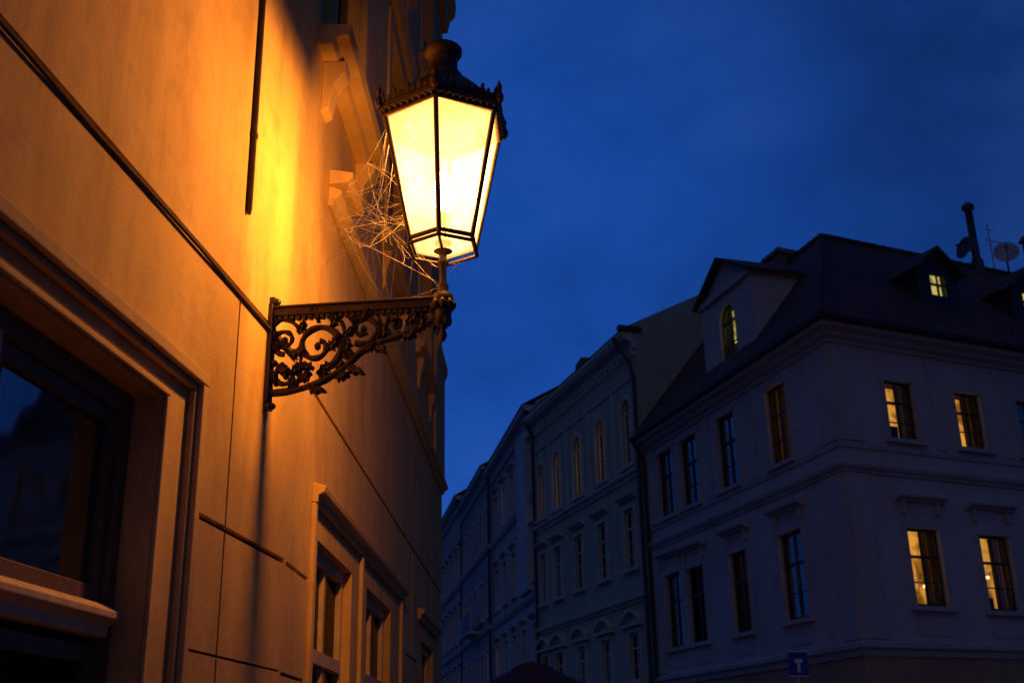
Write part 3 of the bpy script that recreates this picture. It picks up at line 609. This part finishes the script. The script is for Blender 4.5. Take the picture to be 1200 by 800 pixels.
for i,o in enumerate(mid): window(GB,FG,o,.13,frame='woodwhite',room='dark',bars=2,fw=.07); surround(GB,FG,'greentrim',o,w=.14,p=.05,hood=.3)
for i,o in enumerate(low): window(GB,FG,o,.13,frame='woodwhite',room='dark',bars=1,fw=.07); surround(GB,FG,'greentrim',o,w=.14,p=.05)
for o in gr: window(GB,FG,o,.13,frame='wooddark',room='litdim',bars=0,fw=.07)
t=GB.m(FG,'greentrim','mouldings')
t.profile(0,Lg,[(0,10.35),(.06,10.35),(.1,10.45),(.2,10.5),(.22,10.6),(0,10.68)])
t.profile(0,Lg,[(0,6.3),(.06,6.3),(.1,6.38),(.2,6.42),(.22,6.52),(0,6.6)])
t.profile(0,Lg,[(0,3.1),(.1,3.1),(.12,3.3),(0,3.36)])
t.profile(0,Lg,[(0,13.75),(.05,13.75),(.07,13.85),(0,13.9)])
t.profile(0,Lg,[(0,14.7),(.1,14.7),(.15,14.9),(.4,15.0),(.5,15.15),(.5,15.28),(0,15.32)])
for k in range(28): a=.2+k*(Lg-.4)/27; t.box(a-.07,a+.07,14.5,14.98,0,.12)
for c in [c+.35 for c in cs]+[10.35]:
    n=8
    for k in range(n):
        a=-.8+1.6*k/n; b_=-.8+1.6*(k+1)/n; za=5.72+.35*math.cos(a/.8*math.pi/2); zb=5.72+.35*math.cos(b_/.8*math.pi/2); P=FG.P; p=[]
        for oo in (0,.2): p+=[P(c+a,oo,za),P(c+b_,oo,zb),P(c+b_,oo,zb+.1),P(c+a,oo,za+.1)]
        t.hexa(p)
    t.box(c-.82,c+.82,5.6,5.7,0,.19)
for c in [0.15,2.3,4.75,7.12,9.1,Lg-.15]: t.box(c-.13,c+.13,10.7,13.73,0,.05)
ZG=15.34; RG=17.0
M['tileG']=tiles('roof_tiles_green_house',dL,(.06,.035,.03),(.09,.045,.035))
mb=GB.m(FG,'tileG','roof'); mb.q([(0,.5,ZG),(Lg,.5,ZG),(Lg,-2.9,RG),(0,-2.9,RG)]); mb.q([(Lg,-2.9,RG),(0,-2.9,RG),(0,-9,14.5),(Lg,-9,14.5)])
mb=GB.m(FG,'green','party_walls')
for a in (0,Lg): mb.q([(a,0,0),(a,-9,0),(a,-9,14.6),(a,-2.9,RG+.1),(a,.3,ZG+.12),(a,0,ZG-.2)])
mb.q([(0,-9,0),(Lg,-9,0),(Lg,-9,14.5),(0,-9,14.5)])
GB.m(FG,'lead','verge').box(-.12,.1,15.28,15.44,-.2,.62)
GB.done()
P=FG.P
tubes('drainpipe',[([P(.6,.55,15.2),P(.5,.5,14.9),P(.15,.2,14.2),P(-.02,.16,13.6),P(-.02,.16,.2)],.07),([P(Lg-.3,.5,15.2),P(Lg-.3,.15,14.5),P(Lg-.3,.12,.2)],.06)],'lead',GB.e)

# ------------------------------------------------------------------ far row
g0=K+dL*A1; FF=Frame(g0.x,g0.y,-9.8,-1)
specs=[(0,12.4,16.0,'far1',.0),(12.45,25,16.4,'far3',.1),(25.05,42,17.6,'far2',.0)]
for bi,(a0,a1,ze,key,off) in enumerate(specs):
    b_=Bld('row_townhouse' if bi==0 else 'row_townhouse.%03d'%bi); fr=Frame(*(FF.P(a0,off,0)).xy,-9.8,-1); Lf=a1-a0
    ops=[]; nw=int(Lf/2.3)
    for j in range(4):
        z0=.9 if j==0 else 1.2+3.75*j
        for i in range(nw):
            c=(i+.5)*Lf/nw; ops.append((c-.5,c+.5,z0,z0+2.0))
    b_.m(fr,key,'facade').wall(0,Lf,0,ze,ops,.18)
    for i,o in enumerate(ops): window(b_,fr,o,.14,frame='woodwhite',room='litdim' if (i*7+bi)%9==0 else 'dark',bars=1,fw=.08); surround(b_,fr,'fartrim',o,w=.15,p=.06,hood=.25 if o[2]>3 and (bi!=1) else 0)
    t=b_.m(fr,'fartrim','mouldings')
    for z in (3.9,7.9,12.0): t.profile(0,Lf,[(0,z),(.1,z),(.2,z+.12),(.22,z+.2),(0,z+.26)])
    t.profile(0,Lf,[(0,ze-.6),(.12,ze-.6),(.2,ze-.3),(.5,ze-.2),(.55,ze),(0,ze+.04)])
    M['tf%d'%bi]=tiles('roof_tiles_row_%d'%bi,FF.d,(.05,.035,.03),(.08,.045,.04))
    r=b_.m(fr,'tf%d'%bi,'roof'); r.q([(0,.6,ze+.02),(Lf,.6,ze+.02),(Lf,-3,ze+2.0),(0,-3,ze+2.0)]); r.q([(0,-3,ze+2.0),(Lf,-3,ze+2.0),(Lf,-10,ze-1),(0,-10,ze-1)])
    for a in (0,Lf): b_.m(fr,key,'party_walls').q([(a,0,0),(a,-10,0),(a,-10,ze-1),(a,-3,ze+1.95),(a,0,ze+.2)])
    b_.m(fr,key,'party_walls').q([(0,-10,0),(Lf,-10,0),(Lf,-10,ze-1),(0,-10,ze-1)])
    if bi==0:
        b_.m(fr,'fartrim','oriel').box(1.2,3.6,8.3,15.2,0,.3)
        b_.m(fr,'brick','chimneys').box(2,3.2,ze+.8,ze+3.0,-3.4,-2.6)
    if bi==1: b_.m(fr,'fartrim','balcony').box(4,7,8.1,8.25,0,.8); b_.m(fr,'lead','balcony_rail').box(4,7,8.25,9.2,.74,.78)
    b_.done(); tubes('drainpipe',[([fr.P(.15,.5,ze-.1),fr.P(.15,.12,ze-.8),fr.P(.15,.12,.2)],.07)],'lead',b_.e)

# ------------------------------------------------------------------ ground, pavements
g=MB(); g.face([(-600,-600,0),(600,-600,0),(600,900,0),(-600,900,0)]); o=g.obj('ground','cobble',None)
def pavement(name,pts,mats=('paving','kerb')):
    e=empty(name); mb=MB(); n=len(pts); top=[Vector((x,y,.13)) for x,y in pts]; mb.face(top)
    for i in range(n): mb.face([top[i],top[(i+1)%n],top[(i+1)%n]-Vector((0,0,.13)),top[i]-Vector((0,0,.13))])
    mb.obj('slabs',mats[0],e)
    return e
a=F1.P(-9,-.1,0);b_=F1.P(-9,1.6,0);c=F1.P(.55,1.6,0);d=F2.P(9.9,1.6,0);e_=F2.P(9.9,-.1,0);f_=F2.P(0,-.1,0)
pv=pavement('pavement',[a.xy,b_.xy,c.xy,d.xy,e_.xy,f_.xy])
tubes('kerb_stones',[([F1.P(-9,1.62,.06),F1.P(.55,1.62,.06),F2.P(9.9,1.62,.06)],.085)],'kerb',pv)
k_=1.8/math.sin(math.acos(dL.dot(dR)));c2=K-dL*k_-dR*k_;c3=FR.P(14,1.8,0)
pv=pavement('pavement',[FL.P(48,1.8,0).xy,c2.xy,c3.xy,FR.P(14,-.1,0).xy,K.xy,FL.P(22,-.1,0).xy,FF.P(40,-.1,0).xy])
tubes('kerb_stones',[([FL.P(34,1.82,.06),c2+Vector((0,0,.06)),c3+Vector((0,0,.06))],.085)],'kerb',pv)

pr=empty('cafe_parasol'); px,py=.22,19.5
mb=MB(); lathe(mb,[(0,3.07),(.12,3.06),(.4,2.98),(.8,2.8),(1.3,2.5),(1.3,2.3)],(px,py,0),8); lathe(mb,[(0,3.13),(.2,3.10),(.34,3.03),(.36,2.99)],(px,py,0),8); mb.obj('canopy','red',pr,smooth=True)
tubes('pole',[([(px,py,0.05),(px,py,3.15)],.025)]+[([(px,py,2.6),(px+1.2*math.cos(k*math.pi/4),py+1.2*math.sin(k*math.pi/4),2.52)],.01) for k in range(8)],'wood',pr)
mb=MB(); lathe(mb,[(0,.12),(.3,.12),(.3,0.01)],(px,py,0),16); mb.obj('base','kerb',pr)
ts=empty('traffic_sign'); FS=Frame(5.15,21.8,75,1)
mb=MB(FS); mb.box(-.2,.2,2.95,3.4,0,.02); mb.obj('plate','signblue',ts,.004)
mb=MB(FS); mb.box(-.2,.2,2.95,2.965,.021,.024); mb.box(-.2,.2,3.385,3.4,.021,.024); mb.box(-.03,.03,3.02,3.2,.021,.024); mb.profile(-.08,.08,[(.021,3.2),(.024,3.2),(.024,3.26),(.021,3.26)]); mb.obj('arrow','signwhite',ts)
tubes('post',[([FS.P(0,-.035,0),FS.P(0,-.035,3.42)],.03)],'steel',ts)

# ------------------------------------------------------------------ dusk world + added warm fill
w=bpy.data.worlds.new('World'); S.world=w; w.use_nodes=True; nt=w.node_tree; bg=nt.nodes['Background']
sky=nt.nodes.new('ShaderNodeTexSky'); sky.sky_type='NISHITA'; sky.sun_disc=False; sky.sun_elevation=rad(1.0); sky.sun_rotation=rad(200)
tc=nt.nodes.new('ShaderNodeTexCoord')
dp=nt.nodes.new('ShaderNodeVectorMath'); dp.operation='DOT_PRODUCT'; L(nt,tc.outputs['Generated'],dp.inputs[0]); dp.inputs[1].default_value=Vector((-.12,.95,.28)).normalized()
base=ramp(nt,dp.outputs['Value'],[(.3,(.0026,.015,.082)),(.86,(.0050,.031,.165)),(1.0,(.0085,.062,.34))])
mp=nt.nodes.new('ShaderNodeMapping'); mp.inputs['Scale'].default_value=(1,1,1.5); mp.inputs['Rotation'].default_value=(.2,.35,0); L(nt,tc.outputs['Generated'],mp.inputs[0])
n1=noise(nt,mp.outputs[0],4.6,7,.54,.2); n2=noise(nt,mp.outputs[0],1.6,3,.5,.2)
mul=mixc(nt,base,ramp(nt,n1,[(.32,.78),(.68,1.26)]),1.0,'MULTIPLY')
mul=mixc(nt,mul,ramp(nt,n2,[(.35,.85),(.65,1.15)]),1.0,'MULTIPLY')
cloud=mixc(nt,mul,(.020,.058,.19),ramp(nt,n1,[(.46,0.),(.72,.40)]))
nk=mixc(nt,sky.outputs[0],(.3,.6,1.6),1.0,'MULTIPLY')
sc_=nt.nodes.new('ShaderNodeVectorMath'); sc_.operation='SCALE'; L(nt,nk,sc_.inputs[0]); sc_.inputs[3].default_value=.0015
ad=nt.nodes.new('ShaderNodeVectorMath'); ad.operation='ADD'; L(nt,cloud,ad.inputs[0]); L(nt,sc_.outputs[0],ad.inputs[1])
L(nt,ad.outputs[0],bg.inputs[0]); bg.inputs[1].default_value=1.0
sd=bpy.data.lights.new('warm_fill','SUN'); sd.energy=.05; sd.angle=rad(60); sd.color=(1,.88,.72)  # weak fill lamp added for unseen warm street light, no sun at dusk
so=bpy.data.objects.new('warm_fill',sd); COL.objects.link(so); so.rotation_euler=(rad(55),0,rad(-20))

# ------------------------------------------------------------------ camera
p=rad(20.2); a=rad(1.2)
R=Vector((1,0,0)); Fw=Vector((0,math.cos(p),math.sin(p))); U=Vector((0,-math.sin(p),math.cos(p)))
X=math.cos(a)*R-math.sin(a)*U; Y=math.sin(a)*R+math.cos(a)*U
cd=bpy.data.cameras.new('camera'); co=bpy.data.objects.new('camera',cd); COL.objects.link(co)
co.matrix_world=Matrix(((X.x,Y.x,-Fw.x,0),(X.y,Y.y,-Fw.y,0),(X.z,Y.z,-Fw.z,1.6),(0,0,0,1)))
cd.sensor_width=36; cd.lens=1334/1200*36; cd.clip_start=.05; cd.clip_end=2000
cd.dof.use_dof=True; cd.dof.focus_distance=6.0; cd.dof.aperture_fstop=4.5
S.camera=co
S.view_settings.view_transform='Standard'; S.view_settings.look='None'; S.view_settings.exposure=0
